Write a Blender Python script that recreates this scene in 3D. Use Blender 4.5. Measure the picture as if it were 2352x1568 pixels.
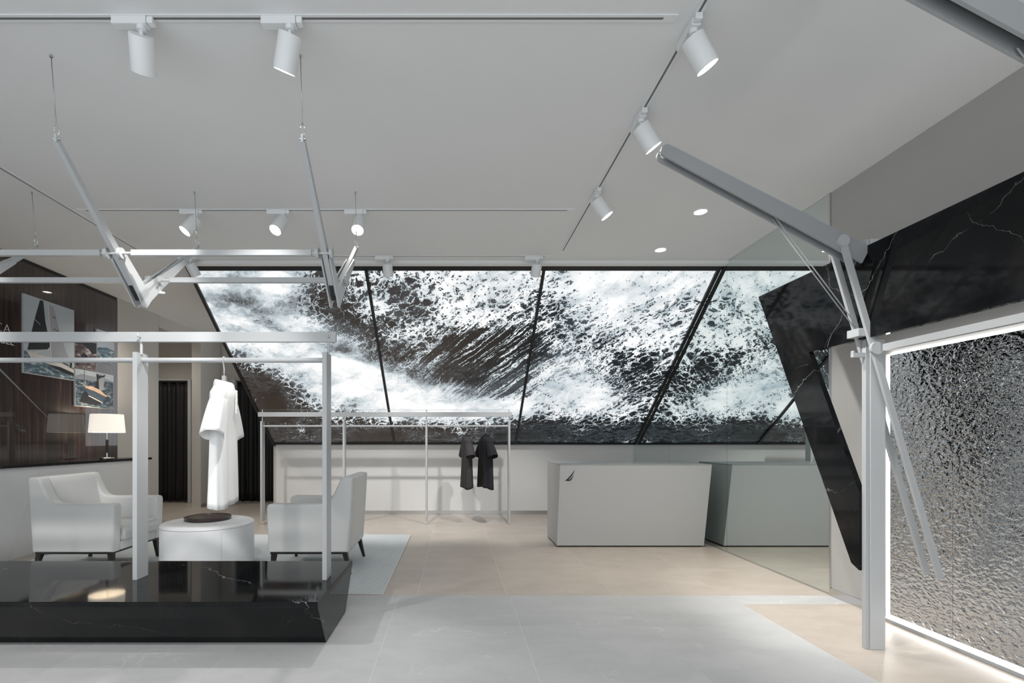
import bpy, bmesh, math, random
from mathutils import Vector, Matrix
random.seed(7)
sc = bpy.context.scene
for o in list(bpy.data.objects):
    bpy.data.objects.remove(o, do_unlink=True)
C = sc.collection

# ------------------------------------------------------------------ camera
EYE = 1.2
cam_d = bpy.data.cameras.new('camera')
cam = bpy.data.objects.new('camera', cam_d); C.objects.link(cam)
cam.location = (0, 0, EYE); cam.rotation_euler = (math.pi / 2, 0, 0)
cam_d.sensor_width = 36; cam_d.lens = 1120 / 2352 * 36
cam_d.shift_x = 131 / 2352; cam_d.shift_y = 226 / 2352
cam_d.clip_start = 0.05
sc.camera = cam
# ------------------------------------------------------------------ world (the lit mall hall in front of the open shop)
w = bpy.data.worlds.new('world'); sc.world = w; w.use_nodes = True
w.node_tree.nodes['Background'].inputs[0].default_value = (0.93, 0.97, 1.0, 1)
w.node_tree.nodes['Background'].inputs[1].default_value = 1.0
sc.view_settings.view_transform = 'Standard'; sc.view_settings.look = 'None'
sc.view_settings.gamma = 1; sc.view_settings.use_curve_mapping = False
sc.view_settings.exposure = 0.68
sc.cycles.max_bounces = 7; sc.cycles.diffuse_bounces = 4; sc.cycles.glossy_bounces = 4
SPOT_W = 70.0      # power of one track spot
LENS_E = 10.0      # glow of a lamp lens
SCREEN_E = .64    # brightness of the wave light box

# ------------------------------------------------------------------ dimensions (metres; X right, Y away, Z up)
HC = 3.106           # ceiling height
XR = 2.90            # right wall / mirror plane
XL = -4.52           # left wall plane

# ------------------------------------------------------------------ materials
MATS = {}
class NT:
    """small helper that builds node graphs"""
    def __init__(s, mat):
        s.m = mat; s.t = mat.node_tree; s.n = s.t.nodes; s.l = s.t.links
        s.b = s.n['Principled BSDF']
    def node(s, kind, **kw):
        nd = s.n.new(kind)
        for k, v in kw.items(): setattr(nd, k, v)
        return nd
    def put(s, sock, v):
        if v is None: return
        if isinstance(v, bpy.types.NodeSocket): s.l.new(v, sock)
        else: sock.default_value = v
    def math(s, op, a, b=None, c=None, clamp=False):
        nd = s.node('ShaderNodeMath', operation=op, use_clamp=clamp)
        s.put(nd.inputs[0], a); s.put(nd.inputs[1], b); s.put(nd.inputs[2], c)
        return nd.outputs[0]
    def vmath(s, op, a, b=None, sc_=None):
        nd = s.node('ShaderNodeVectorMath', operation=op)
        s.put(nd.inputs[0], a); s.put(nd.inputs[1], b)
        if sc_ is not None: s.put(nd.inputs['Scale'], sc_)
        return nd.outputs[0]
    def mapping(s, v, loc=(0, 0, 0), rot=(0, 0, 0), scale=(1, 1, 1)):
        nd = s.node('ShaderNodeMapping')
        s.put(nd.inputs[0], v); s.put(nd.inputs[1], loc); s.put(nd.inputs[2], rot); s.put(nd.inputs[3], scale)
        return nd.outputs[0]
    def noise(s, v, scale, detail=2, rough=.5, dist=0, color=False):
        nd = s.node('ShaderNodeTexNoise')
        s.put(nd.inputs['Vector'], v); nd.inputs['Scale'].default_value = scale
        nd.inputs['Detail'].default_value = detail; nd.inputs['Roughness'].default_value = rough
        nd.inputs['Distortion'].default_value = dist
        return nd.outputs['Color' if color else 'Fac']
    def voro(s, v, scale, feature='DISTANCE_TO_EDGE'):
        nd = s.node('ShaderNodeTexVoronoi', feature=feature)
        s.put(nd.inputs['Vector'], v); nd.inputs['Scale'].default_value = scale
        return nd.outputs['Distance']
    def smooth(s, v, a, b, lo=0., hi=1.):
        nd = s.node('ShaderNodeMapRange', interpolation_type='SMOOTHSTEP')
        s.put(nd.inputs[0], v); s.put(nd.inputs[1], a); s.put(nd.inputs[2], b)
        nd.inputs[3].default_value = lo; nd.inputs[4].default_value = hi
        return nd.outputs[0]
    def mix(s, f, a, b):
        nd = s.node('ShaderNodeMix', data_type='RGBA')
        s.put(nd.inputs[0], f); s.put(nd.inputs[6], a); s.put(nd.inputs[7], b)
        return nd.outputs[2]
    def mixf(s, f, a, b):
        nd = s.node('ShaderNodeMix', data_type='FLOAT')
        s.put(nd.inputs[0], f); s.put(nd.inputs[2], a); s.put(nd.inputs[3], b)
        return nd.outputs[0]
    def ramp(s, f, stops):
        nd = s.node('ShaderNodeValToRGB'); e = nd.color_ramp.elements
        e[0].position, e[0].color = stops[0][0], stops[0][1]
        e[1].position, e[1].color = stops[-1][0], stops[-1][1]
        for p, c in stops[1:-1]:
            k = e.new(p); k.color = c
        s.put(nd.inputs[0], f); return nd.outputs[0]
    def bump(s, h, strength, dist=.01):
        nd = s.node('ShaderNodeBump'); nd.inputs['Strength'].default_value = strength
        nd.inputs['Distance'].default_value = dist; s.put(nd.inputs['Height'], h)
        s.l.new(nd.outputs[0], s.b.inputs['Normal'])
    def objco(s):
        return s.node('ShaderNodeTexCoord').outputs['Object']
    def rnd(s):
        return s.node('ShaderNodeObjectInfo').outputs['Random']

def mat(name, col=(.8, .8, .8), rough=.5, metal=0., emit=None, estr=0., coat=0., spec=.5, var=0., vscale=6, bump=0.):
    if name in MATS: return MATS[name]
    m = bpy.data.materials.new(name); m.use_nodes = True
    t = NT(m); b = t.b
    b.inputs['Base Color'].default_value = (*col, 1); b.inputs['Roughness'].default_value = rough
    b.inputs['Metallic'].default_value = metal; b.inputs['Coat Weight'].default_value = coat
    b.inputs['Coat Roughness'].default_value = .04
    b.inputs['Specular IOR Level'].default_value = spec
    if emit:
        b.inputs['Emission Color'].default_value = (*emit, 1); b.inputs['Emission Strength'].default_value = estr
    if var or bump:
        f = t.noise(t.objco(), vscale, 4, .6)
        if var:
            t.put(b.inputs['Base Color'], t.mix(f, (*[c * (1 - var) for c in col], 1), (*[min(1, c * (1 + var)) for c in col], 1)))
        if bump: t.bump(f, bump)
    if emit: m.cycles.emission_sampling = 'NONE' if 'lens' in name else 'AUTO'
    MATS[name] = m
    return m

mat('ceiling_paint', (.785, .795, .80), .75, var=.02, vscale=1.5)
mat('wall_paint', (.74, .74, .735), .6, var=.02, vscale=2)
mat('ledge_paint', (.86, .865, .87), .5, var=.01, vscale=2)
mat('grey_wall_paint', (.43, .425, .415), .6, var=.02, vscale=2)
mat('beige_wall', (.56, .535, .50), .65, var=.04, vscale=3)
mat('white_metal', (.46, .475, .485), .38, var=.02, vscale=4)
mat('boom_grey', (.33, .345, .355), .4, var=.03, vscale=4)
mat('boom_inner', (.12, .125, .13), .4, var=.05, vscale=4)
mat('grey_metal', (.52, .535, .545), .36, var=.02, vscale=4)
mat('lamp_white', (.78, .80, .81), .42, var=.01)
mat('dark_slot', (.16, .16, .16), .5, var=.1)
mat('steel', (.62, .62, .62), .22, metal=1., var=.03)
mat('chrome', (.8, .8, .8), .08, metal=1., var=.02)
mat('mirror_glass', (.74, .80, .79), .0, metal=1.)
mat('black_frame', (.012, .013, .014), .35, var=.2)
mat('leather', (.66, .665, .66), .42, var=.025, vscale=5, bump=.04)
mat('ottoman_leather', (.80, .81, .82), .42, var=.02, vscale=5, bump=.03)
mat('dark_wood_leg', (.02, .018, .017), .35, var=.3, vscale=20)
mat('tray_wood', (.045, .03, .026), .25, var=.25, vscale=14)
mat('cotton_white', (.92, .92, .915), .85, var=.01, bump=.05, vscale=60)
mat('cotton_charcoal', (.036, .033, .034), .9, var=.1, bump=.08, vscale=60)
mat('cotton_black', (.013, .012, .017), .9, var=.1, bump=.08, vscale=60)
mat('black_print', (.006, .006, .007), .6, var=.1)
mat('hanger_wood', (.42, .42, .42), .5, var=.1)
mat('curtain_cloth', (.006, .006, .0065), .6, var=.15, vscale=30, bump=.05)
mat('desk_paint', (.53, .535, .535), .5, var=.015, vscale=2)
mat('desk_top', (.36, .39, .40), .2, var=.02)
mat('white_letter', (.75, .75, .75), .5, var=.02)
mat('lens', (1, 1, 1), .4, emit=(1, .985, .96), estr=LENS_E)
mat('downlight_lens', (1, 1, 1), .4, emit=(1, .96, .9), estr=LENS_E)
mat('led', (1, 1, 1), .4, emit=(1, .99, .97), estr=5.0)
mat('plinth_black', (.01, .01, .01), .5, var=.1)
mat('cable_steel', (.45, .45, .45), .35, metal=.8, var=.1)
mat('grout_light', (.72, .715, .70), .8, var=.05)
# lamp shade: thin linen that glows because a bulb burns inside
m = mat('shade_linen', (.85, .82, .76), .8, var=.02, vscale=80)
m.node_tree.nodes['Principled BSDF'].inputs['Emission Color'].default_value = (1, .92, .80, 1)
m.node_tree.nodes['Principled BSDF'].inputs['Emission Strength'].default_value = .42

def marble():
    m = bpy.data.materials.new('black_marble'); m.use_nodes = True; t = NT(m)
    co = t.objco()
    p = co
    wn = t.noise(co, 1.3, 6, .62)
    def vein(nrm, k, width, warp, loc, lo, hi):
        """long thin cracks: bands along nrm, spacing 1/k metres, jagged by noise, broken by a mask"""
        nd = t.node('ShaderNodeVectorMath', operation='DOT_PRODUCT'); t.put(nd.inputs[0], t.mapping(co, loc=loc)); nd.inputs[1].default_value = nrm
        ph = t.math('ADD', t.math('MULTIPLY', nd.outputs['Value'], k), t.math('MULTIPLY', wn, warp))
        v = t.math('ABSOLUTE', t.math('SUBTRACT', t.math('FRACT', ph), .5))
        line = t.smooth(v, width * k, 0.)
        mask = t.smooth(t.noise(t.mapping(co, loc=loc), 1.7, 4, .7), lo, hi)
        return t.math('MULTIPLY', line, mask)
    v1 = vein((.45, .60, .66), 1.15, .0035, .55, (3, 1, 7), .42, .62)
    v2 = vein((-.70, .30, .64), 1.7, .0022, .5, (9, 4, 2), .46, .66)
    v3 = vein((.30, -.80, .50), 1.4, .0022, .8, (1, 8, 5), .46, .66)
    cloud = t.noise(p, 2.5, 6, .65)
    base = t.mix(t.smooth(cloud, .35, .75), (.004, .005, .006, 1), (.015, .0145, .014, 1))
    c = t.mix(t.math('MULTIPLY', v1, .55), base, (.55, .55, .53, 1))
    c = t.mix(t.math('MULTIPLY', v2, .35), c, (.45, .45, .43, 1))
    c = t.mix(t.math('MULTIPLY', v3, .45), c, (.5, .5, .48, 1))
    t.put(t.b.inputs['Base Color'], c)
    t.b.inputs['Roughness'].default_value = .05
    t.b.inputs['Specular IOR Level'].default_value = .2
    MATS['black_marble'] = m
marble()

def stone(name, c0, c1, cv, vamt, rough, glossvar=.05):
    m = bpy.data.materials.new(name); m.use_nodes = True; t = NT(m)
    geo = t.node('ShaderNodeNewGeometry').outputs['Position']
    off = t.node('ShaderNodeCombineXYZ'); r = t.rnd()
    t.put(off.inputs[0], t.math('MULTIPLY', r, 37.)); t.put(off.inputs[1], t.math('MULTIPLY', r, 91.)); t.put(off.inputs[2], t.math('MULTIPLY', r, 13.))
    p = t.vmath('ADD', t.objco(), off.outputs[0])
    wr = t.vmath('SCALE', t.vmath('SUBTRACT', t.noise(p, 2.2, 5, .6, color=True), (.5, .5, .5)), sc_=.5)
    q = t.vmath('ADD', p, wr)
    f = t.noise(t.mapping(q, rot=(0, 0, .6), scale=(1, 2.5, 1)), 2.4, 8, .62)
    col = t.mix(t.smooth(f, .3, .7), (*c0, 1), (*c1, 1))
    v = t.math('ABSOLUTE', t.math('SUBTRACT', t.noise(t.mapping(q, loc=(4, 2, 1), rot=(0, 0, .7), scale=(1, 2.4, 1)), 1.1, 2, .5), .5))
    vv = t.math('MULTIPLY', t.smooth(v, .008, 0.), t.smooth(t.noise(p, 1.8), .4, .65))
    col = t.mix(t.math('MULTIPLY', vv, vamt), col, (*cv, 1))
    tint = t.math('ADD', t.math('MULTIPLY', r, .06), .97)
    col = t.vmath('SCALE', col, sc_=tint)
    t.put(t.b.inputs['Base Color'], col)
    t.put(t.b.inputs['Roughness'], t.math('ADD', t.math('MULTIPLY', f, glossvar), rough))
    MATS[name] = m
stone('grey_stone', (.50, .505, .51), (.555, .56, .562), (.72, .72, .72), .55, .42)
stone('beige_stone', (.495, .435, .375), (.56, .50, .44), (.66, .60, .53), .35, .34)

def wood():
    m = bpy.data.materials.new('zebra_wood'); m.use_nodes = True; t = NT(m)
    co = t.objco()
    p = t.mapping(co, scale=(1, 1, .03))
    f1 = t.noise(p, 34, 3, .6, .2); f2 = t.noise(p, 120, 2, .5); f3 = t.noise(co, .9, 3, .5)
    s1 = t.math('ADD', t.math('MULTIPLY', f1, .7), t.math('MULTIPLY', f2, .3))
    c = t.ramp(s1, [(.38, (.006, .003, .0025, 1)), (.5, (.018, .009, .007, 1)), (.64, (.068, .034, .026, 1))])
    c = t.mix(t.math('MULTIPLY', t.smooth(f3, .4, .8), .5), c, (.02, .008, .008, 1))
    t.put(t.b.inputs['Base Color'], c)
    t.b.inputs['Roughness'].default_value = .3
    t.b.inputs['Coat Weight'].default_value = 1.; t.b.inputs['Coat Roughness'].default_value = .015
    MATS['zebra_wood'] = m
wood()

def ripple():
    m = bpy.data.materials.new('ripple_steel'); m.use_nodes = True; t = NT(m)
    co = t.objco()
    wr = t.vmath('SCALE', t.vmath('SUBTRACT', t.noise(co, 16, 3, .6, color=True), (.5, .5, .5)), sc_=.05)
    p = t.vmath('ADD', co, wr)
    n1 = t.noise(t.mapping(p, rot=(.6, 0, 0), scale=(1, .75, 1.5)), 44, 1, .4)
    n2 = t.voro(p, 38, 'SMOOTH_F1')
    h = t.math('ADD', n1, t.math('MULTIPLY', n2, .7))
    t.b.inputs['Base Color'].default_value = (.62, .635, .65, 1)
    t.b.inputs['Metallic'].default_value = 1.; t.b.inputs['Roughness'].default_value = .03
    t.bump(h, 1.0, .0075)
    MATS['ripple_steel'] = m
ripple()

def rug_mat():
    m = bpy.data.materials.new('rug_weave'); m.use_nodes = True; t = NT(m)
    co = t.objco()
    wv = t.node('ShaderNodeTexWave', wave_type='BANDS', bands_direction='X')
    t.put(wv.inputs['Vector'], co); wv.inputs['Scale'].default_value = 14; wv.inputs['Distortion'].default_value = .4
    wv2 = t.node('ShaderNodeTexWave', wave_type='BANDS', bands_direction='Y')
    t.put(wv2.inputs['Vector'], co); wv2.inputs['Scale'].default_value = 20; wv2.inputs['Distortion'].default_value = .6
    f = t.math('ADD', t.math('MULTIPLY', wv.outputs['Fac'], .65), t.math('MULTIPLY', wv2.outputs['Fac'], .35))
    t.put(t.b.inputs['Base Color'], t.mix(f, (.50, .54, .56, 1), (.74, .77, .78, 1)))
    t.b.inputs['Roughness'].default_value = .95
    t.bump(f, .5, .004)
    MATS['rug_weave'] = m
rug_mat()

def wave_mat():
    m = bpy.data.materials.new('wave_print'); m.use_nodes = True; t = NT(m)
    uv = t.node('ShaderNodeUVMap').outputs[0]
    def attr(n):
        nd = t.node('ShaderNodeAttribute', attribute_type='GEOMETRY', attribute_name=n); return nd.outputs['Fac']
    d, soft, strk = attr('foam'), attr('soft'), attr('streak')
    wr = t.vmath('SCALE', t.vmath('SUBTRACT', t.noise(uv, 1.7, 3, .6, color=True), (.5, .5, .5)), sc_=.36)
    wr2 = t.vmath('SCALE', t.vmath('SUBTRACT', t.noise(uv, 14., 3, .65, color=True), (.5, .5, .5)), sc_=.10)
    p = t.vmath('ADD', t.vmath('ADD', uv, wr), wr2)
    rot = t.mapping(p, rot=(0, 0, -.72))
    cell = t.mapping(rot, scale=(.62, 1.15, 1))
    e1 = t.voro(cell, 11.); e2 = t.voro(t.mapping(cell, loc=(3.3, 1.7, 0)), 32.)
    net = t.math('SUBTRACT', 1., t.math('MULTIPLY', e1, 4.2), clamp=True)
    net2 = t.math('SUBTRACT', 1., t.math('MULTIPLY', e2, 3.2), clamp=True)
    fb = t.noise(t.mapping(rot, scale=(.6, 1.15, 1)), 3.6, 8, .66)
    fine = t.noise(t.mapping(rot, scale=(.5, 1, 1)), 34., 3, .7)
    fc = t.math('ADD', t.math('MULTIPLY', t.math('SUBTRACT', fb, .5), 2.6), .5)
    # lacy foam: thin threads where there is little, holes where there is much
    F = t.math('ADD', t.math('MULTIPLY', net, .30), t.math('MULTIPLY', net2, .26))
    F = t.math('ADD', F, t.math('MULTIPLY', fc, .30))
    F = t.math('ADD', F, t.math('MULTIPLY', fine, .20))
    # long wind streaks
    srot = t.mapping(t.vmath('ADD', uv, t.vmath('SCALE', t.vmath('ADD', wr, wr2), sc_=.35)), rot=(0, 0, -.80))
    sn = t.noise(t.mapping(srot, scale=(.30, 6.5, 1)), 2.2, 3, .5)
    sn = t.math('SUBTRACT', 1., t.math('MULTIPLY', t.math('ABSOLUTE', t.math('SUBTRACT', sn, .5)), 10.), clamp=True)
    S = t.math('ADD', t.math('MULTIPLY', sn, .36), t.math('ADD', t.math('MULTIPLY', fine, .34), t.math('ADD', t.math('MULTIPLY', net2, .16), t.math('MULTIPLY', fc, .16))))
    F = t.mixf(strk, F, S)
    th = t.math('SUBTRACT', .90, t.math('MULTIPLY', d, .72))
    crisp = t.smooth(F, t.math('SUBTRACT', th, .07), t.math('ADD', th, .09))
    crisp = t.math('MULTIPLY', crisp, t.smooth(fb, .30, .62, .60, 1.))
    # cloudy spray
    cl = t.noise(t.mapping(p, loc=(5, 3, 1), rot=(0, 0, .5), scale=(.75, 1.5, 1)), 2.2, 8, .62)
    cl = t.math('ADD', t.math('MULTIPLY', t.math('SUBTRACT', cl, .5), 2.0), .5)
    ths = t.math('SUBTRACT', 1., d)
    cloud = t.smooth(t.math('ADD', t.math('MULTIPLY', cl, .8), t.math('MULTIPLY', fine, .2)), t.math('SUBTRACT', ths, .28), t.math('ADD', ths, .50))
    # speckled spray where cloud meets water
    speck = t.math('MULTIPLY', t.smooth(t.noise(uv, 62., 2, .6), .5, .62), t.smooth(t.math('ADD', d, t.math('MULTIPLY', t.math('SUBTRACT', cl, .5), .5)), .12, .6))
    b = t.mixf(soft, crisp, t.math('MAXIMUM', cloud, t.math('MULTIPLY', speck, t.smooth(d, .70, .45))))
    # fine glints on the dark water
    gl = t.noise(t.mapping(uv, rot=(0, 0, -.25), scale=(.5, 1.5, 1)), 26, 3, .65)
    gm = t.smooth(t.noise(uv, 2.6, 2, .5), .46, .62)
    rid = t.math('SUBTRACT', 1., t.math('MULTIPLY', t.math('ABSOLUTE', t.math('SUBTRACT', t.noise(t.mapping(p, scale=(.8, 2.4, 1)), 5., 4, .62), .5)), 10.), clamp=True)
    glint = t.math('ADD', t.math('MULTIPLY', t.math('MULTIPLY', t.smooth(gl, .60, .70), gm), .8), t.math('MULTIPLY', rid, .13))
    b = t.math('MAXIMUM', b, t.math('MULTIPLY', glint, t.math('MULTIPLY', t.smooth(d, 0.03, .14), t.smooth(d, .32, .16))))
    spx = t.node('ShaderNodeSeparateXYZ'); t.put(spx.inputs[0], uv)
    warm = t.smooth(spx.outputs[0], 4.1, 2.4)
    dark = t.mix(warm, (.005, .007, .009, 1), (.022, .0155, .012, 1))  # brown towards the left: warm floor reflection painted into the dark water
    col = t.ramp(b, [(0, (0, 0, 0, 1)), (.3, (.10, .12, .135, 1)), (.65, (.50, .58, .62, 1)), (1, (1, 1, 1, 1))])
    add = t.node('ShaderNodeMix', data_type='RGBA', blend_type='ADD'); add.inputs[0].default_value = 1
    t.put(add.inputs[6], dark); t.put(add.inputs[7], col)
    t.b.inputs['Base Color'].default_value = (.01, .01, .01, 1); t.b.inputs['Roughness'].default_value = .25
    t.put(t.b.inputs['Emission Color'], add.outputs[2]); t.b.inputs['Emission Strength'].default_value = SCREEN_E
    m.cycles.emission_sampling = 'NONE'
    MATS['wave_print'] = m
wave_mat()

# ------------------------------------------------------------------ mesh helpers
def link(name, me, m, parent=None):
    o = bpy.data.objects.new(name, me); C.objects.link(o)
    if m and not me.materials: me.materials.append(MATS[m])
    if parent: o.parent = parent
    return o
def from_bm(name, bm, m, parent=None, smooth=False, origin=None):
    bmesh.ops.recalc_face_normals(bm, faces=bm.faces)
    me = bpy.data.meshes.new(name); bm.to_mesh(me); bm.free()
    if smooth:
        for p in me.polygons: p.use_smooth = True
    o = link(name, me, m, parent)
    return o
def autosmooth(o, ang=35):
    me = o.data
    bm = bmesh.new(); bm.from_mesh(me)
    for f in bm.faces: f.smooth = True
    for e in bm.edges:
        e.smooth = not (len(e.link_faces) == 2 and e.calc_face_angle(0) > math.radians(ang))
    bm.to_mesh(me); bm.free()
    return o
def add_box(bm, x0, x1, y0, y1, z0, z1):
    v = [bm.verts.new((x, y, z)) for z in (z0, z1) for y in (y0, y1) for x in (x0, x1)]
    for f in ((0, 1, 3, 2), (4, 6, 7, 5), (0, 4, 5, 1), (2, 3, 7, 6), (0, 2, 6, 4), (1, 5, 7, 3)):
        bm.faces.new([v[i] for i in f])
    return v
def box(name, x0, x1, y0, y1, z0, z1, m, parent=None, bevel=0., seg=2):
    bm = bmesh.new(); add_box(bm, x0, x1, y0, y1, z0, z1)
    if bevel: bmesh.ops.bevel(bm, geom=bm.edges[:], offset=bevel, segments=seg, profile=.6, affect='EDGES')
    o = from_bm(name, bm, m, parent)
    if bevel and seg > 2: autosmooth(o)
    return o
def add_prism(bm, poly, fn0, fn1):
    a = [bm.verts.new(fn0(*p)) for p in poly]; b = [bm.verts.new(fn1(*p)) for p in poly]
    n = len(poly)
    bm.faces.new(a); bm.faces.new(b[::-1])
    for i in range(n): bm.faces.new((a[i], b[i], b[(i + 1) % n], a[(i + 1) % n]))
def prism(name, poly, axis, a0, a1, m, parent=None, bevel=0., seg=2, smooth=False):
    """poly: 2-D outline in the other two axes (x,y / x,z / y,z order)"""
    f = {'X': lambda t: (lambda p, q: (t, p, q)), 'Y': lambda t: (lambda p, q: (p, t, q)), 'Z': lambda t: (lambda p, q: (p, q, t))}[axis]
    bm = bmesh.new(); add_prism(bm, poly, f(a0), f(a1))
    bmesh.ops.recalc_face_normals(bm, faces=bm.faces)
    if bevel: bmesh.ops.bevel(bm, geom=[e for e in bm.edges], offset=bevel, segments=seg, profile=.6, affect='EDGES')
    o = from_bm(name, bm, m, parent)
    if smooth: autosmooth(o)
    return o
def frame_of(d):
    d = Vector(d).normalized(); u = Vector((0, 0, 1)) if abs(d.z) < .9 else Vector((1, 0, 0))
    a = d.cross(u).normalized(); return d, a, d.cross(a).normalized()
def add_cyl(bm, p0, p1, r0, r1=None, seg=16, caps=True):
    r1 = r0 if r1 is None else r1; p0, p1 = Vector(p0), Vector(p1)
    d, a, b = frame_of(p1 - p0)
    A = [bm.verts.new(p0 + (a * math.cos(2 * math.pi * i / seg) + b * math.sin(2 * math.pi * i / seg)) * r0) for i in range(seg)]
    B = [bm.verts.new(p1 + (a * math.cos(2 * math.pi * i / seg) + b * math.sin(2 * math.pi * i / seg)) * r1) for i in range(seg)]
    for i in range(seg): bm.faces.new((A[i], A[(i + 1) % seg], B[(i + 1) % seg], B[i]))
    if caps: bm.faces.new(A[::-1]); bm.faces.new(B)
def cyl(name, p0, p1, r0, m, parent=None, r1=None, seg=20):
    bm = bmesh.new(); add_cyl(bm, p0, p1, r0, r1, seg); return autosmooth(from_bm(name, bm, m, parent))
def add_tube(bm, pts, r, seg=8, closed=False):
    pts = [Vector(p) for p in pts]; n = len(pts); rings = []; pa = None
    for i, p in enumerate(pts):
        if closed: d = pts[(i + 1) % n] - pts[i - 1]
        else: d = pts[min(i + 1, n - 1)] - pts[max(i - 1, 0)]
        d.normalize()
        if pa is None: _, a, b = frame_of(d)
        else:
            a = (pa - d * pa.dot(d)).normalized(); b = d.cross(a)
        pa = a
        rr = r[i] if isinstance(r, (list, tuple)) else r
        rings.append([bm.verts.new(p + (a * math.cos(2 * math.pi * k / seg) + b * math.sin(2 * math.pi * k / seg)) * rr) for k in range(seg)])
    for i in range(n if closed else n - 1):
        A, B = rings[i], rings[(i + 1) % n]
        for k in range(seg): bm.faces.new((A[k], A[(k + 1) % seg], B[(k + 1) % seg], B[k]))
    if not closed: bm.faces.new(rings[0][::-1]); bm.faces.new(rings[-1])
def tube(name, pts, r, m, parent=None, seg=8, closed=False):
    bm = bmesh.new(); add_tube(bm, pts, r, seg, closed); return from_bm(name, bm, m, parent, smooth=True)
def lathe(name, prof, m, parent=None, at=(0, 0, 0), seg=48, ang=40):
    bm = bmesh.new(); rings = []
    for r, z in prof:
        if r < 1e-6: rings.append([bm.verts.new((at[0], at[1], at[2] + z))])
        else: rings.append([bm.verts.new((at[0] + r * math.cos(2 * math.pi * i / seg), at[1] + r * math.sin(2 * math.pi * i / seg), at[2] + z)) for i in range(seg)])
    for A, B in zip(rings, rings[1:]):
        for i in range(seg):
            if len(A) == 1 and len(B) == 1: continue
            if len(A) == 1: bm.faces.new((A[0], B[(i + 1) % seg], B[i]))
            elif len(B) == 1: bm.faces.new((A[i], A[(i + 1) % seg], B[0]))
            else: bm.faces.new((A[i], A[(i + 1) % seg], B[(i + 1) % seg], B[i]))
    return autosmooth(from_bm(name, bm, m, parent), ang)
def bar(name, p0, p1, wid, hgt, m, parent=None, side=(1, 0, 0), bevel=0.):
    """rectangular bar from p0 to p1; wid across 'side', hgt across the third direction"""
    p0, p1 = Vector(p0), Vector(p1); d = (p1 - p0).normalized(); s = Vector(side); s = (s - d * s.dot(d)).normalized(); n = d.cross(s)
    bm = bmesh.new(); vs = []
    for p in (p0, p1):
        for a, b in ((-1, -1), (1, -1), (1, 1), (-1, 1)): vs.append(bm.verts.new(p + s * a * wid / 2 + n * b * hgt / 2))
    for f in ((0, 1, 2, 3), (7, 6, 5, 4), (0, 4, 5, 1), (1, 5, 6, 2), (2, 6, 7, 3), (3, 7, 4, 0)): bm.faces.new([vs[i] for i in f])
    if bevel: bmesh.ops.bevel(bm, geom=bm.edges[:], offset=bevel, segments=2, affect='EDGES')
    return from_bm(name, bm, m, parent)
def empty(name, loc=(0, 0, 0), rz=0.):
    o = bpy.data.objects.new(name, None); C.objects.link(o); o.location = loc; o.rotation_euler.z = rz
    o.empty_display_size = .1
    return o
def tag(o, label=None, cat=None, group=None, kind=None):
    if label: o['label'] = label
    if cat: o['category'] = cat
    if group: o['group'] = group
    if kind: o['kind'] = kind
    return o
def struct(o): o['kind'] = 'structure'; return o
def copy_tree(o, parent=None):
    c = o.copy(); C.objects.link(c); c.parent = parent
    for ch in list(o.children): copy_tree(ch, c)
    return c

# ================================================================== STRUCTURE
# ---- floor: slab plus every tile
floor = struct(box('floor', -6.6, 2.9, -1.2, 9.6, -.08, -.0008, 'grout_light'))
TILE = {}
def tile(x0, x1, y0, y1, m):
    g = .0016
    key = (round(x1 - x0, 3), round(y1 - y0, 3), m)
    if key not in TILE:
        bm = bmesh.new(); a, b = (x1 - x0) / 2 - g, (y1 - y0) / 2 - g
        add_box(bm, -a, a, -b, b, -.0007, 0)
        me = bpy.data.meshes.new('tile'); bmesh.ops.recalc_face_normals(bm, faces=bm.faces); bm.to_mesh(me); bm.free(); me.materials.append(MATS[m]); TILE[key] = me
    o = bpy.data.objects.new('tile', TILE[key]); C.objects.link(o); o.location = ((x0 + x1) / 2, (y0 + y1) / 2, 0); o.parent = floor
def grid(xs, ys, m):
    for a, b in zip(xs, xs[1:]):
        for c, d in zip(ys, ys[1:]): tile(a, b, c, d, m)
GX = [-6.37 + .85 * i - .007 for i in range(11)]      # -6.377 ... 2.123
GX = [-4.52] + [x for x in GX if x > -4.4]
GX[-1] = 2.1
grid(GX, [-1.2, -.253, .597, 1.447, 2.297, 3.147, 3.765], 'grey_stone')
tile(2.1, 2.9, 3.565, 3.765, 'grey_stone')
grid([2.1, 2.9], [-1.2, -.253, .597, 1.447, 2.297, 3.147, 3.565], 'beige_stone')
BX = [-6.6, -6.2, -5.35, -4.5, -3.65, -2.81, -1.97, -1.13, -.29, .40, 1.24, 2.09, 2.9]
grid(BX, [3.765, 4.587, 5.437, 6.287, 7.137, 7.987, 8.837, 9.6], 'beige_stone')

# ---- ceiling
ceiling = struct(box('ceiling', -6.6, 3.1, -1.2, 9.6, HC, HC + .1, 'ceiling_paint'))
# ---- right wall (painted part near the camera) and what carries the mirror
wall_right = struct(box('wall_right', XR, XR + .2, -1.2, 3.765, 0, HC, 'grey_wall_paint'))
struct(box('wall_right', XR + .012, XR + .2, 3.767, 8.1, 0, HC, 'wall_paint'))
struct(box('baseboard_right', XR - .012, XR - .001, 3.27, 3.765, 0.001, .06, 'steel'))
struct(box('trim_1', XR - .008, XR + .001, 3.757, 3.773, .062, HC, 'steel'))
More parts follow.
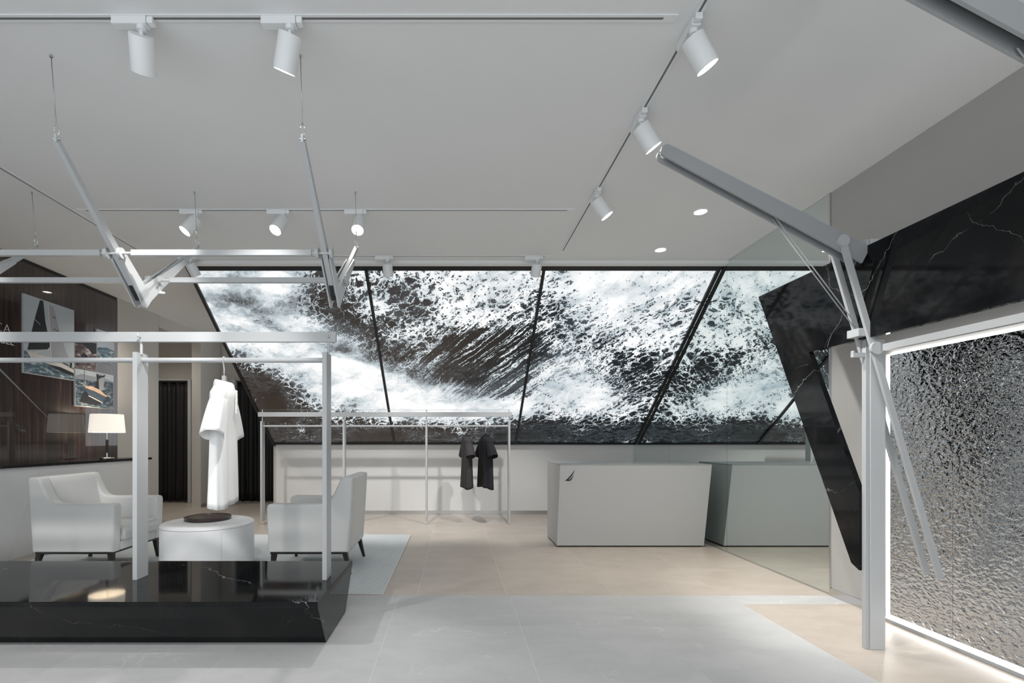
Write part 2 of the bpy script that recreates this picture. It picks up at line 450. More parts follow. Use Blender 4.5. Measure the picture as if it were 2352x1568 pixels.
# ---- back wall below the slanted light box, and the housing of the box
wall_back = struct(box('wall_back', -2.9, XR + .012, 7.9, 8.05, 0, 1.15, 'wall_paint'))
struct(box('baseboard_back', -2.9, XR, 7.885, 7.899, .001, .058, 'steel'))
struct(prism('wall_back_cheek', [(5.42, HC), (7.89, 1.10), (8.05, 1.10), (8.05, HC)], 'X', -2.94, -2.905, 'black_frame'))
struct(box('wall_back_side', -2.94, -2.901, 7.9, 9.45, 0, 1.099, 'beige_wall'))
struct(box('trim_2', -2.9, XR, 5.17, 5.255, HC - .035, HC - .001, 'ceiling_paint'))
# ---- left wall with veneer, plain panels, fitting room corridor behind
wall_left = struct(box('wall_left', XL - .2, XL - .02, -.3, 7.44, 0, HC, 'beige_wall'))
for y0, y1 in ((-.3, 2.1), (2.1, 4.3), (4.3, 6.53)):
    box('veneer_panel', XL - .02, XL, y0 + .001, y1 - .001, .95, HC - .045, 'zebra_wood', wall_left)
box('shadow_gap', XL - .02, XL - .012, -.3, 6.53, HC - .045, HC - .001, 'black_frame', wall_left)
box('wall_panel', XL - .02, XL, 6.533, 7.437, .05, HC - .001, 'beige_wall', wall_left)
box('steel_skirting', XL - .02, XL + .004, 6.62, 7.437, .001, .05, 'steel', wall_left)
struct(box('wall_corridor_left', XL - .16, XL, 8.67, 9.4, 0, HC, 'beige_wall'))
struct(box('wall_corridor_header', XL - .16, XL, 7.445, 8.665, 2.92, HC, 'beige_wall'))
struct(box('wall_corridor_end', -6.6, -2.9, 9.42, 9.6, 0, HC, 'beige_wall'))
struct(box('wall_alcove_left', -6.6, -6.5, 7.2, 9.41, 0, HC, 'beige_wall'))
struct(box('wall_alcove_front', -6.5, XL - .2, 7.2, 7.44, 0, HC, 'beige_wall'))
struct(box('baseboard_left', XL, XL + .012, 8.67, 9.4, .001, .06, 'steel'))
struct(box('baseboard_corridor', XL, -4.32, 9.405, 9.419, .001, .06, 'steel'))

# ---- mirror on the right wall
mw = tag(empty('mirror', (XR, 5.8, 0)), 'tall grey tinted mirror covering the right wall beside the counter', 'mirror')
for y0, y1 in ((3.775, 5.2), (5.2, 6.607), (6.607, 7.895)):
    o = box('mirror_panel', XR, XR + .01, y0 + .0015, y1 - .0015, .012, HC - .002, 'mirror_glass'); o.parent = mw; o.location = (-XR, -5.8, 0)
o = box('bottom_channel', XR - .004, XR + .01, 3.775, 7.885, .001, .0115, 'steel'); o.parent = mw; o.location = (-XR, -5.8, 0)

# ================================================================== WAVE LIGHT BOX
P_TOP = Vector((0, 5.28, HC - .012)); P_BOT = Vector((0, 7.79, 1.144))
SL = (P_TOP - P_BOT); SLEN = SL.length; SD = SL.normalized(); SN = Vector((0, -SD.z, SD.y))   # points at the room
if SN.y > 0: SN = -SN
lb = tag(empty('light_box', (0, 7.79, 1.144)), 'slanted backlit print of a foaming black sea above the back wall', 'light box')
# foam amount over the print: rows from top to bottom, columns left to right
ROWY = [0.02, .12, .22, .32, .42, .52, .62, .72, .82, .92, 1.0]
FOAM = [
 [.74, .72, .92, .40, .55, .62, .76, .84, .74, .80, .88, .86, .84],
 [.82, .60, .82, .34, .52, .46, .66, .76, .60, .80, .84, .84, .74],
 [.62, .56, .60, .20, .62, .34, .66, .70, .44, .70, .82, .70, .60],
 [.92, .62, .82, .32, .34, .54, .62, .56, .42, .60, .74, .66, .66],
 [.86, .84, .89, .52, .32, .50, .44, .44, .36, .54, .46, .60, .62],
 [.38, .74, .90, .86, .42, .36, .30, .38, .40, .60, .50, .44, .56],
 [.10, .40, .92, .89, .76, .52, .22, .34, .50, .72, .54, .36, .42],
 [.08, .12, .78, .90, .90, .82, .58, .50, .54, .78, .80, .50, .40],
 [.07, .08, .50, .62, .92, .90, .94, .90, .80, .56, .74, .58, .48],
 [.09, .12, .12, .14, .12, .26, .36, .20, .12, .10, .14, .14, .18],
 [.09, .14, .12, .06, .08, .10, .12, .12, .10, .12, .12, .12, .16]]
SOFT = [
 [.85, .9, .75, .1, .1, .1, .1, .25, .1, .3, .45, .45, .5],
 [.9, .95, .8, .15, .1, .2, .05, .15, .1, .3, .4, .35, .3],
 [.9, .95, .8, .2, .2, .3, 0, .05, 0, .15, .3, .15, .1],
 [.9, .9, .7, .5, .2, .1, 0, 0, 0, .1, .15, .1, .1],
 [.8, .8, .9, .9, .3, .1, 0, 0, .0, .1, .05, .05, .1],
 [.3, .6, .95, .95, .7, .3, .1, 0, .1, .3, .05, 0, .05],
 [.1, .3, .8, .9, .85, .6, .5, .2, .3, .5, .3, .05, .05],
 [.1, .1, .5, .85, .9, .8, .7, .5, .2, .5, .6, .1, .05],
 [.1, .1, .2, .3, .6, .7, .6, .5, .4, .15, .3, .1, .05],
 [0] * 13, [0] * 13]
STRK = [
 [0] * 13, [0] * 13, [0] * 8 + [.2, 0, 0, 0, 0], [0, 0, 0, 0, .2, .2, .3, .5, .5, .1, 0, 0, 0],
 [0, 0, 0, 0, .2, .3, .6, .9, .8, .3, .2, .1, 0], [0, 0, 0, 0, .2, .6, .9, 1, .9, .3, .3, .2, .1],
 [0, 0, 0, 0, .1, .5, 1, 1, .8, .2, .3, .3, .2], [0, 0, 0, 0, 0, .2, .6, .8, .6, .1, .2, .3, .2], [0] * 13, [0] * 13, [0] * 13]
def cr(p0, p1, p2, p3, t):
    return .5 * (2 * p1 + (p2 - p0) * t + (2 * p0 - 5 * p1 + 4 * p2 - p3) * t * t + (3 * p1 - p0 - 3 * p2 + p3) * t ** 3)
def lookup(T, u, w_):
    i = 0
    while i < len(ROWY) - 2 and w_ > ROWY[i + 1]: i += 1
    f = min(1, max(0, (w_ - ROWY[i]) / (ROWY[i + 1] - ROWY[i])))
    x = min(11.999, max(0, u * 12)); k = int(x); g = x - k
    def row(r):
        r = T[min(len(T) - 1, max(0, r))]; q = lambda j: r[min(12, max(0, j))]
        return cr(q(k - 1), q(k), q(k + 1), q(k + 2), g)
    return min(1, max(0, cr(row(i - 1), row(i), row(i + 1), row(i + 2), f)))
def depth_frac(v):            # v: 0 bottom .. 1 top of the print; rows above are spaced as seen across the room
    p = P_BOT + SL * v; s = (p.z - EYE) / p.y
    st = (P_TOP.z - EYE) / P_TOP.y; sb = (P_BOT.z - EYE) / P_BOT.y
    return 1 - (s - sb) / (st - sb)
LX = [-2.9, -.968, .968, 2.893]
NU, NV = 56, 56
for k in range(3):
    x0, x1 = LX[k], LX[k + 1]; vs = []; fs = []; uvs = []; at = {'foam': [], 'soft': [], 'streak': []}
    for j in range(NV + 1):
        for i in range(NU + 1):
            x = x0 + (x1 - x0) * i / NU; v = j / NV; p = P_BOT + SL * v
            vs.append((x, p.y - 7.79, p.z - 1.144)); uvs.append((x + 2.9, v * SLEN))
            u = (x + 2.9) / 5.8; wv = depth_frac(v)
            at['foam'].append(lookup(FOAM, u, wv)); at['soft'].append(lookup(SOFT, u, wv)); at['streak'].append(lookup(STRK, u, wv))
    for j in range(NV):
        for i in range(NU):
            a = j * (NU + 1) + i; fs.append((a, a + 1, a + NU + 2, a + NU + 1))
    n0 = len(vs)      # back sheet, so the panel is a solid slab
    base = [j * (NU + 1) + i for j, i in ((0, 0), (0, NU), (NV, NU), (NV, 0))]
    for b_ in base:
        q = Vector(vs[b_]) - SN * .03; vs.append(tuple(q)); uvs.append(uvs[b_])
        for n_ in at: at[n_].append(0)
    fs.append((n0 + 3, n0 + 2, n0 + 1, n0))
    me = bpy.data.meshes.new('print_panel'); me.from_pydata(vs, [], fs)
    ul = me.uv_layers.new(name='UVMap')
    for lp in me.loops: ul.data[lp.index].uv = uvs[lp.vertex_index]
    for n_, vals in at.items():
        a = me.attributes.new(n_, 'FLOAT', 'POINT'); a.data.foreach_set('value', vals)
    link('print_panel', me, 'wave_print', lb)
def lbar(name, x0, v0, x1, v1, wid, thick=.05):
    p0 = P_BOT + SL * v0; p1 = P_BOT + SL * v1
    a = Vector((x0, p0.y - 7.79, p0.z - 1.144)); b = Vector((x1, p1.y - 7.79, p1.z - 1.144))
    bar(name, a, b, wid, thick, 'black_frame', lb, side=(1, 0, 0) if abs(x1 - x0) < .01 else tuple(SD))
for x in (LX[1], LX[2]): lbar('divider', x, 0, x, 1, .034)
for x in (LX[0] - .0, LX[3] - .022): lbar('frame_side', x, 0, x, 1, .036)
lbar('frame_top', -2.9, .992, 2.893, .992, .06)
lbar('frame_bottom', -2.9, .004, 2.893, .004, .03)

# ================================================================== DISPLAY PLATFORM (front left)
PF = tag(empty('display_platform', (-.763, 3.17, 0)), 'low polished black marble platform with undercut front on the grey floor', 'platform')
def pf(o): o.parent = PF; o.location = (.763, -3.17, 0); return o
pf(prism('marble_top', [(2.71, .3), (2.71, .268), (3.63, .268), (3.63, .3)], 'X', -4.05, -.763, 'black_marble', bevel=.0015, seg=1))
pf(prism('marble_base', [(2.715, .2675), (2.89, 0), (3.40, 0), (3.625, .2675)], 'X', -4.05, -.764, 'black_marble'))

# ================================================================== RACK STANDING ON THE PLATFORM
RK = tag(empty('display_rack', (-2.03, 3.19, .3)), 'white metal clothes rack with flat beam standing on the black platform', 'clothes rack')
def rk(o): o.parent = RK; o.location = (2.03, -3.19, -.3); return o
for x in (-.838, -2.056, -3.272):
    rk(box('post', x - .0145, x + .0145, 3.13, 3.245, .3005, 1.765, 'white_metal', bevel=.0015))
    rk(cyl('pin', (x + .014, 3.175, 1.755), (x + .014, 3.175, 1.84), .0085, 'grey_metal'))
    h = bpy.data.objects
    rk(tube('hook', [(x + .02, 3.158, 1.862), (x + .02, 3.132, 1.862), (x + .02, 3.128, 1.866), (x + .02, 3.128, 1.885)], .004, 'grey_metal'))
rk(box('beam', -4.3, -.773, 3.158, 3.19, 1.836, 1.900, 'white_metal', bevel=.0015))
for a, b in ((-2.0415, -.8525), (-3.2575, -2.0705), (-4.3, -3.2865)):
    rk(cyl('rod', (a, 3.19, 1.721), (b, 3.19, 1.721), .0165, 'white_metal', seg=24))

# ================================================================== RACK BY THE BACK WALL
BR = tag(empty('clothes_rack', (-.99, 6.93, 0)), 'white metal clothes rack with four posts along the back wall', 'clothes rack')
def br(o): o.parent = BR; o.location = (.99, -6.93, 0); return o
BXs = (-2.735, -1.572, -.404, .768)
for x in BXs:
    br(box('post', x - .014, x + .014, 6.88, 6.985, .05, 1.465, 'white_metal', bevel=.0015))
    br(prism('foot', [(6.885, .05), (6.895, .001), (6.955, .001), (6.98, .05)], 'X', x - .012, x + .012, 'chrome'))
    br(cyl('pin', (x, 6.925, 1.46), (x, 6.925, 1.632), .0075, 'grey_metal', seg=10))
br(box('beam', BXs[0] - .055, BXs[3] + .035, 6.90, 6.95, 1.53, 1.594, 'white_metal', bevel=.0015))
br(cyl('top_wire', (BXs[0], 6.925, 1.626), (BXs[3], 6.925, 1.626), .002, 'cable_steel', seg=6))
for a, b in zip(BXs, BXs[1:]): br(cyl('rod', (a + .014, 6.93, 1.397), (b - .014, 6.93, 1.397), .0135, 'white_metal', seg=16))

# ================================================================== GARMENTS ON HANGERS
def hanger(loc, rz, label, drop, m_body, hook_turn, wid=.19):
    h = tag(empty('coat_hanger', loc, rz), label, 'hanger', 'coat hangers')
    # local: shoulder line along X; rod centre at origin, rod direction turned by hook_turn
    R = .022; pts = []
    c, s = math.cos(hook_turn), math.sin(hook_turn)
    for k in range(15):
        a = math.radians(-55 + 235 * k / 14)
        pts.append((-c * R * math.cos(a), -s * R * math.cos(a), R * math.sin(a)))
    pts = pts[::-1]
    pts = [(c * R * 1.0, s * R, -.004)] + pts if False else pts
    pts += [(-c * .004, -s * .004, -.042), (0, 0, -.06), (0, 0, -drop + .03)]
    tube('hook', pts, .0042, 'grey_metal', h, 8)
    box('neck_block', -.02, .02, -.011, .011, -drop, -drop + .034, m_body, h, bevel=.002)
    out = []
    for sgn in (-1, 1):
        tube('shoulder', [(sgn * .012, 0, -drop - .006), (sgn * wid * .4, 0, -drop - .055), (sgn * wid * .8, 0, -drop - .092), (sgn * wid, 0, -drop - .112)], [.011, .011, .011, .008], m_body, h, 8)
    return h
def garment(name, loc, rz, label, cat, m, L=.74, W=.25, D=.075, sleeve=.24, sw=.085, collar=True, ripples=.012, flare=.06, seed=0, group=None, hem_wave=0.):
    """a shirt hung by its shoulders: neck at origin, front along -Y, width along X"""
    rnd = random.Random(seed); g = tag(empty(name, loc, rz), label, cat, group)
    ph = [rnd.uniform(0, 6.28) for _ in range(6)]
    N = 72; zs = [0, -.012, -.028, -.048, -.07, -.10, -.15, -.20, -.26] + [-.26 - (L - .26) * i / 14 for i in range(1, 15)]
    def half(z):
        d = -z
        if d < .012: return .066, .056
        if d < .075:
            t = (d - .012) / .063; return .066 + (.205 - .066) * t ** .9, .056 + .012 * t
        t = (d - .075) / (L - .075); return .205 + (W - .205) * min(1, t * 2.2) ** .8 + flare * .25 * t, .068 + (D - .068) * min(1, t * 3) + .012 * t
    bm = bmesh.new(); rings = []
    for z in zs:
        hw, hd = half(z); t = max(0, min(1, (-z - .1) / (L - .1))); ring = []
        for i in range(N):
            a = 2 * math.pi * i / N; ca, sa = math.cos(a), math.sin(a)
            x = hw * math.copysign(abs(ca) ** .8, ca); y = hd * math.copysign(abs(sa) ** .8, sa)
            rp = ripples * t * (math.sin(5 * a + ph[0]) + .7 * math.sin(9 * a + ph[1]) + .4 * math.sin(14 * a + ph[2] + z * 3))
            y += rp * (abs(sa) ** .5) * math.copysign(1, sa); x += .3 * rp * ca
            zz = z - (.022 if z == 0 and sa < 0 else 0) * abs(sa) + hem_wave * t ** 6 * math.sin(a * 2 + ph[3])
            ring.append(bm.verts.new((x, y, zz)))
        rings.append(ring)
    for A, B in zip(rings, rings[1:]):
        for i in range(N): bm.faces.new((A[i], A[(i + 1) % N], B[(i + 1) % N], B[i]))
    body = from_bm('body', bm, m, g, smooth=True)
    so = body.modifiers.new('thick', 'SOLIDIFY'); so.thickness = .0025; so.offset = -1
    for sg in (-1, 1):
        bm = bmesh.new(); rings = []; M = 40
        for k in range(13):
            t = k / 12
            cx = sg * (.135 + (.145 + flare * .3) * t ** .9); cz = -.112 - (sleeve - .037) * t * (.85 + .15 * t)
            d = Vector((sg * (.45 - .1 * t), 0, -.9)).normalized(); n = Vector((d.z * -1, 0, d.x)) * 1.0
            r1 = .048 + (sw - .048) * t ** .8; r2 = .052 + .012 * t; ring = []
            for i in range(M):
                a = 2 * math.pi * i / M
                w1 = 1 + .06 * t * math.sin(3 * a + ph[4] + sg) + .04 * t * math.sin(7 * a + ph[5])
                v = Vector((cx, 0, cz)) + n * (r1 * math.cos(a) * w1) + Vector((0, 1, 0)) * (r2 * math.sin(a) * w1)
                ring.append(bm.verts.new(v))
            rings.append(ring)
        for A, B in zip(rings, rings[1:]):
            for i in range(M): bm.faces.new((A[i], A[(i + 1) % M], B[(i + 1) % M], B[i]))
        bm.faces.new(rings[0])
        o = from_bm('sleeve', bm, m, g, smooth=True); so = o.modifiers.new('thick', 'SOLIDIFY'); so.thickness = .0025; so.offset = -1
    if collar == 'polo':
        bm = bmesh.new(); rows = []
        for (r, rd, z, dz) in ((.062, .053, -.016, -.012), (.058, .050, .016, .006), (.060, .052, .024, .01), (.066, .058, .018, 0), (.071, .064, -.004, -.01), (.073, .067, -.022, -.03)):
            row = []
            for i in range(41):
                a = math.radians(-90 + 12 + (336) * i / 40)
                f = (1 - math.sin(a)) / 2
                row.append(bm.verts.new((r * math.cos(a), rd * math.sin(a), z - f * .026 + dz * .3 * f)))
            rows.append(row)
        for A, B in zip(rows, rows[1:]):
            for i in range(40): bm.faces.new((A[i], A[i + 1], B[i + 1], B[i]))
        o = from_bm('collar', bm, m, g, smooth=True); so = o.modifiers.new('thick', 'SOLIDIFY'); so.thickness = .003
        box('placket', -.016, .016, -.079, -.071, -.20, -.045, m, g, bevel=.002)
        for z in (-.075, -.12, -.165):
            cyl('button', (0, -.0788, z), (0, -.0812, z), .0055, 'white_letter', g, seg=12)
    else:
        pts = []
        for i in range(32):
            a = 2 * math.pi * i / 32; sa = math.sin(a)
            pts.append((.066 * math.cos(a), .057 * sa, .002 - (.022 if sa < 0 else 0) * abs(sa)))
        tube('neckband', pts, .006, m, g, 8, closed=True)
    return g
# white shirt: shoulder line turned about 67 degrees, front towards the right
SR = math.radians(103)
hanger((-1.51, 3.19, 1.721 + .0165 + .0042 - .022 + .0), SR, 'grey hanger with silver hook carrying the white shirt', .135, 'hanger_wood', -SR + math.pi / 2)
garment('shirt', (-1.51, 3.19, 1.570), SR, 'long white short sleeved shirt hanging over the round stool', 'shirt', 'cotton_white', L=.79, W=.235, D=.05, sleeve=.27, sw=.098, collar='polo', ripples=.010, flare=.05, seed=3, hem_wave=.008)
for (x, ang, m_, lab, hl, sd, W_) in ((.167, 180 - 80 + 180, 'cotton_charcoal', 'charcoal t-shirt hanging left of the black one on the back rack', 'hanger carrying the charcoal t-shirt on the back rack', 5, .215),
                              (.437, 180 - 73 + 180, 'cotton_black', 'black t-shirt hanging nearest the right post of the back rack', 'hanger carrying the black t-shirt on the back rack', 8, .225)):
    a = math.radians(ang)
    hanger((x, 6.93, 1.397 + .0135 + .0042 - .022), a, hl, .13, 'black_frame', -a + math.pi / 2, .17)
    g = garment('t_shirt', (x, 6.93, 1.262), a, lab, 't-shirt', m_, L=.74, W=W_, D=.052, sleeve=.22, sw=.088, collar=False, ripples=.012, flare=.05, seed=sd, group='dark t-shirts on the back rack', hem_wave=.012)

# ================================================================== ARMCHAIRS
def chair(name, loc, rz, label):
    """front along +X, width along Y"""
    t = tag(empty(name, loc, rz), label, 'armchair', 'white armchairs')
    prof = [(.37, .21), (.385, .60), (.375, .628), (.35, .636)]
    prof += [(-.09, .634), (-.135, .642), (-.17, .665), (-.20, .71), (-.225, .765), (-.25, .82), (-.262, .85), (-.28, .868), (-.305, .874)]
    prof += [(-.36, .872), (-.375, .86), (-.372, .8), (-.355, .5), (-.335, .21)]
    for s in (-1, 1):
        y0, y1 = (.255, .37) if s > 0 else (-.37, -.255)
        bm = bmesh.new(); add_prism(bm, prof, lambda p, q: (p, y0, q), lambda p, q: (p, y1, q))
        bmesh.ops.recalc_face_normals(bm, faces=bm.faces)
        caps = [f for f in bm.faces if len(f.verts) > 6]
        ed = list({e for f in caps for e in f.edges})
        bmesh.ops.bevel(bm, geom=ed, offset=.022, segments=4, profile=.5, affect='EDGES')
        autosmooth(from_bm('arm', bm, 'leather', t), 50)
    # back: slanted cushion between the arms
    bp = [(-.15, .40), (-.175, .55), (-.235, .80), (-.262, .855), (-.29, .872), (-.35, .872), (-.374, .855), (-.371, .8), (-.355, .5), (-.335, .21), (-.2, .21)]
    bm = bmesh.new(); add_prism(bm, bp, lambda p, q: (p, -.254, q), lambda p, q: (p, .254, q)); autosmooth(from_bm('backrest', bm, 'leather', t), 50)
    bm = bmesh.new(); add_prism(bm, [(-.14, .29), (.39, .29), (.40, .34), (.395, .405), (.36, .43), (-.14, .405)], lambda p, q: (p, -.252, q), lambda p, q: (p, .252, q))
    bmesh.ops.recalc_face_normals(bm, faces=bm.faces); bmesh.ops.bevel(bm, geom=bm.edges[:], offset=.014, segments=3, affect='EDGES')
    autosmooth(from_bm('seat_cushion', bm, 'leather', t), 60)
    box('front_rail', -.19, .368, -.253, .253, .21, .288, 'leather', t, bevel=.006)
    box('base_frame', -.32, .355, -.35, .35, .192, .2095, 'dark_wood_leg', t)
    for sx, sy in ((.33, .32), (.33, -.32), (-.30, .32), (-.30, -.32)):
        bm = bmesh.new(); dx, dy = (.018 if sx > 0 else -.045), (.012 if sy > 0 else -.012)
        a = [bm.verts.new((sx + i * .022, sy + j * .022, .192)) for i, j in ((-1, -1), (1, -1), (1, 1), (-1, 1))]
        b = [bm.verts.new((sx + dx + i * .012, sy + dy + j * .012, .0115)) for i, j in ((-1, -1), (1, -1), (1, 1), (-1, 1))]
        bm.faces.new(a); bm.faces.new(b[::-1])
        for i in range(4): bm.faces.new((a[i], b[i], b[(i + 1) % 4], a[(i + 1) % 4]))
        from_bm('leg', bm, 'dark_wood_leg', t)
    return t
chair('armchair', (-1.275, 4.655, 0), math.pi, 'white leather armchair facing left in front of the back rack')
chair('armchair', (-3.385, 4.655, 0), 0, 'white leather armchair facing right beside the wood wall')

# ---- rug
RG = tag(empty('rug', (-2.3, 4.965, 0)), 'pale blue grey ribbed rug under the two armchairs', 'rug')
o = box('pile', -4.2, -.565, 3.79, 6.14, .001, .010, 'rug_weave'); o.parent = RG; o.location = (2.3, -4.965, 0)
for a in ((-.565, -.552, 3.785, 6.145), (-4.213, -4.2, 3.785, 6.145)):
    o = box('edging', a[0], a[1], a[2], a[3], .001, .0115, 'leather'); o.parent = RG; o.location = (2.3, -4.965, 0)

# ---- round stool with tray
OT = tag(empty('round_stool', (-2.355, 4.66, 0)), 'round white leather stool between the two armchairs', 'stool')
R_ = .405
lathe('drum', [(0, .0115), (R_ - .01, .0115), (R_, .03), (R_, .385), (R_ - .004, .395)], 'ottoman_leather', OT, seg=96)
lathe('cushion_top', [(R_ - .003, .396), (R_ + .002, .402), (R_ - .004, .416), (R_ - .02, .425), (R_ - .06, .43), (0, .432)], 'ottoman_leather', OT, seg=96)
for a in (-49, 41, 131, 221):
    c, s = math.cos(math.radians(a)), math.sin(math.radians(a))
    tube('seam', [((R_ + .0008) * c, (R_ + .0008) * s, z) for z in (.03, .2, .38)], .0022, 'leather', OT, 6)
    tube('seam', [((R_ - .02) * c, (R_ - .02) * s, .4255), ((R_ - .06) * c, (R_ - .06) * s, .4305), (0, 0, .4325)], .002, 'leather', OT, 6)
TR = tag(empty('tray', (-2.39, 4.72, .4345)), 'dark brown round wooden tray lying on the white stool', 'tray')
lathe('plate', [(0, 0), (.195, 0), (.206, .006), (.208, .026), (.203, .030)], 'tray_wood', TR, seg=64)
lathe('rim', [(.2028, .0302), (.2005, .0305), (.199, .026), (0, .0258)], 'tray_wood', TR, seg=64)

# ================================================================== LEDGE WITH TABLE LAMP
LG = tag(empty('wall_ledge', (-4.3, 6.6, 0)), 'white wall ledge with thin black stone top below the wood wall', 'ledge')
def lg(o): o.parent = LG; o.location = (4.3, -6.6, 0); return o
for y0, y1 in ((-.3, 2.6), (2.6, 6.6)):
    lg(box('stone_top', XL + .001, -4.10, y0 + .0005, y1 - .0005, .938, .965, 'black_marble', bevel=.001, seg=1))
for y0, y1 in ((-.3, 1.55), (1.55, 3.2), (3.2, 4.85), (4.85, 6.57)):
    lg(prism('front_panel', [(-4.135, .9375), (-4.13, .90), (-4.44, .001), (XL + .001, .001), (XL + .001, .9375)], 'Y', y0 + .001, y1 - .001, 'ledge_paint'))
LM = tag(empty('table_lamp', (-4.27, 5.985, .9655)), 'table lamp with cream drum shade standing on the black ledge', 'lamp')
lathe('base', [(0, 0), (.078, 0), (.080, .004), (.080, .016), (.074, .02), (.012, .022), (0, .022)], 'chrome', LM)
cyl('stem', (0, 0, .022), (0, 0, .075), .008, 'chrome', LM)
lathe('stem_sleeve', [(.008, .075), (.014, .077), (.015, .24), (.008, .243)], 'black_frame', LM, seg=20)
cyl('stem_top', (0, 0, .243), (0, 0, .40), .007, 'chrome', LM)
lathe('shade', [(.188, .325), (.190, .325), (.172, .548), (.169, .548), (.188, .325)], 'shade_linen', LM, seg=56)
for a in range(3):
    c, s = math.cos(a * 2.094), math.sin(a * 2.094); cyl('spoke', (0, 0, .395), (.18 * c, .18 * s, .43), .002, 'chrome', LM, seg=6)
lathe('bulb', [(0, .40), (.014, .402), (.03, .44), (.022, .465), (0, .475)], 'lamp_white', LM, seg=20)
pl = bpy.data.lights.new('bulb_light', 'POINT'); pl.energy = 5; pl.color = (1, .82, .6); pl.shadow_soft_size = .05
po = bpy.data.objects.new('bulb_light', pl); C.objects.link(po); po.parent = LM; po.location = (0, 0, .50)
tube('flex', [(.07, .03, .006), (.12, .12, .004), (.1, .3, .004), (.16, .42, .004), (.13, .56, .004), (.02, .55, .004)], .003, 'black_frame', LM, 6)

# ---- photographs on the wood wall (thin boards; the pictures are flat print, built as inlaid shapes)
mat('ph_sky', (.40, .45, .49), .4, var=.12, vscale=1.2)
mat('ph_sky2', (.30, .34, .39), .4, var=.2, vscale=2)
def sea_mat(name, c0, c1, c2, scale):
    m = bpy.data.materials.new(name); m.use_nodes = True; t = NT(m); co = t.objco()
    f = t.noise(t.mapping(co, rot=(.15, 0, 0), scale=(1, .55, 1.8)), scale, 6, .7)
    t.put(t.b.inputs['Base Color'], t.ramp(f, [(.36, (*c0, 1)), (.52, (*c1, 1)), (.68, (*c2, 1))])); t.b.inputs['Roughness'].default_value = .4
    MATS[name] = m
sea_mat('ph_sea', (.015, .035, .055), (.09, .15, .19), (.55, .60, .62), 16)
sea_mat('ph_sea2', (.01, .018, .028), (.05, .08, .11), (.40, .44, .48), 16)
sea_mat('ph_surf', (.008, .006, .007), (.12, .09, .09), (.75, .68, .68), 9)
mat('ph_dark', (.012, .014, .017), .4, var=.3, vscale=9)
mat('ph_grey', (.30, .31, .34), .4, var=.25, vscale=3)
mat('ph_hull', (.55, .53, .51), .4, var=.08)
mat('ph_deck', (.58, .42, .31), .4, var=.3, vscale=25)
mat('ph_navy', (.05, .075, .105), .4, var=.3, vscale=25)
mat('ph_hill', (.22, .25, .29), .4, var=.1)
mat('board_edge', (.45, .46, .47), .5, var=.03)
def photo(y0, y1, z0, z1, label, shapes, grp='boat photographs on the wood wall'):
    t = tag(empty('photograph', (XL, (y0 + y1) / 2, z0)), label, 'photograph', grp)
    def P(o): o.parent = t; o.location = (-XL, -(y0 + y1) / 2, -z0); return o
    P(box('board', XL + .001, XL + .02, y0, y1, z0, z1, 'board_edge'))
    for i, (nm, m, poly) in enumerate(shapes):
        x = XL + .0202 + .0004 * i
        P(prism(nm, [(y0 + (y1 - y0) * a, z0 + (z1 - z0) * b) for a, b in poly], 'X', x, x + .0003, m))
full = [(.008, .008), (.992, .008), (.992, .992), (.008, .992)]
photo(5.084, 5.763, 1.90, 2.73, 'large photograph of a white yacht with dark sail on the wood wall', [
    ('sky', 'ph_sky', full), ('sea', 'ph_sea', [(.008, .008), (.992, .008), (.992, .17), (.5, .2), (.008, .29)]),
    ('jib', 'ph_dark', [(.30, .985), (.36, .985), (.40, .72), (.50, .42), (.44, .36), (.07, .30), (.2, .72)]),
    ('mainsail', 'ph_grey', [(.47, .97), (.56, .95), (.66, .7), (.80, .42), (.985, .17), (.53, .26), (.49, .6)]),
    ('mast', 'ph_hull', [(.445, .965), (.465, .965), (.525, .24), (.50, .24)]),
    ('batten', 'ph_dark', [(.56, .66), (.66, .645), (.66, .635), (.56, .65)]),
    ('batten', 'ph_dark', [(.54, .82), (.60, .81), (.60, .80), (.54, .81)]),
    ('seam', 'ph_hull', [(.19, .72), (.30, .665), (.30, .658), (.19, .712)]),
    ('hull', 'ph_hull', [(.05, .285), (.5, .26), (.985, .155), (.985, .10), (.5, .165), (.14, .19)]),
    ('waterline', 'ph_dark', [(.45, .165), (.7, .155), (.985, .105), (.985, .06), (.7, .10)]),
    ('boom', 'ph_hull', [(.17, .29), (.50, .375), (.50, .36), (.18, .275)]),
    ('boom', 'ph_dark', [(.60, .265), (.88, .2), (.88, .19), (.60, .255)]),
    ('sailor', 'ph_dark', [(.90, .17), (.93, .17), (.945, .23), (.93, .265), (.91, .255), (.905, .21)]),
    ('sailor', 'ph_deck', [(.56, .235), (.63, .225), (.64, .25), (.59, .265)])])
photo(5.775, 6.122, 2.062, 2.41, 'small photograph of a breaking wave beside the large yacht photograph', [
    ('water', 'ph_surf', full), ('shade', 'ph_dark', [(.008, .992), (.992, .992), (.992, .62), (.80, .58), (.6, .74), (.35, .84), (.008, .80)]),
    ('shade', 'ph_dark', [(.25, .45), (.4, .56), (.55, .5), (.6, .36), (.35, .34)])])
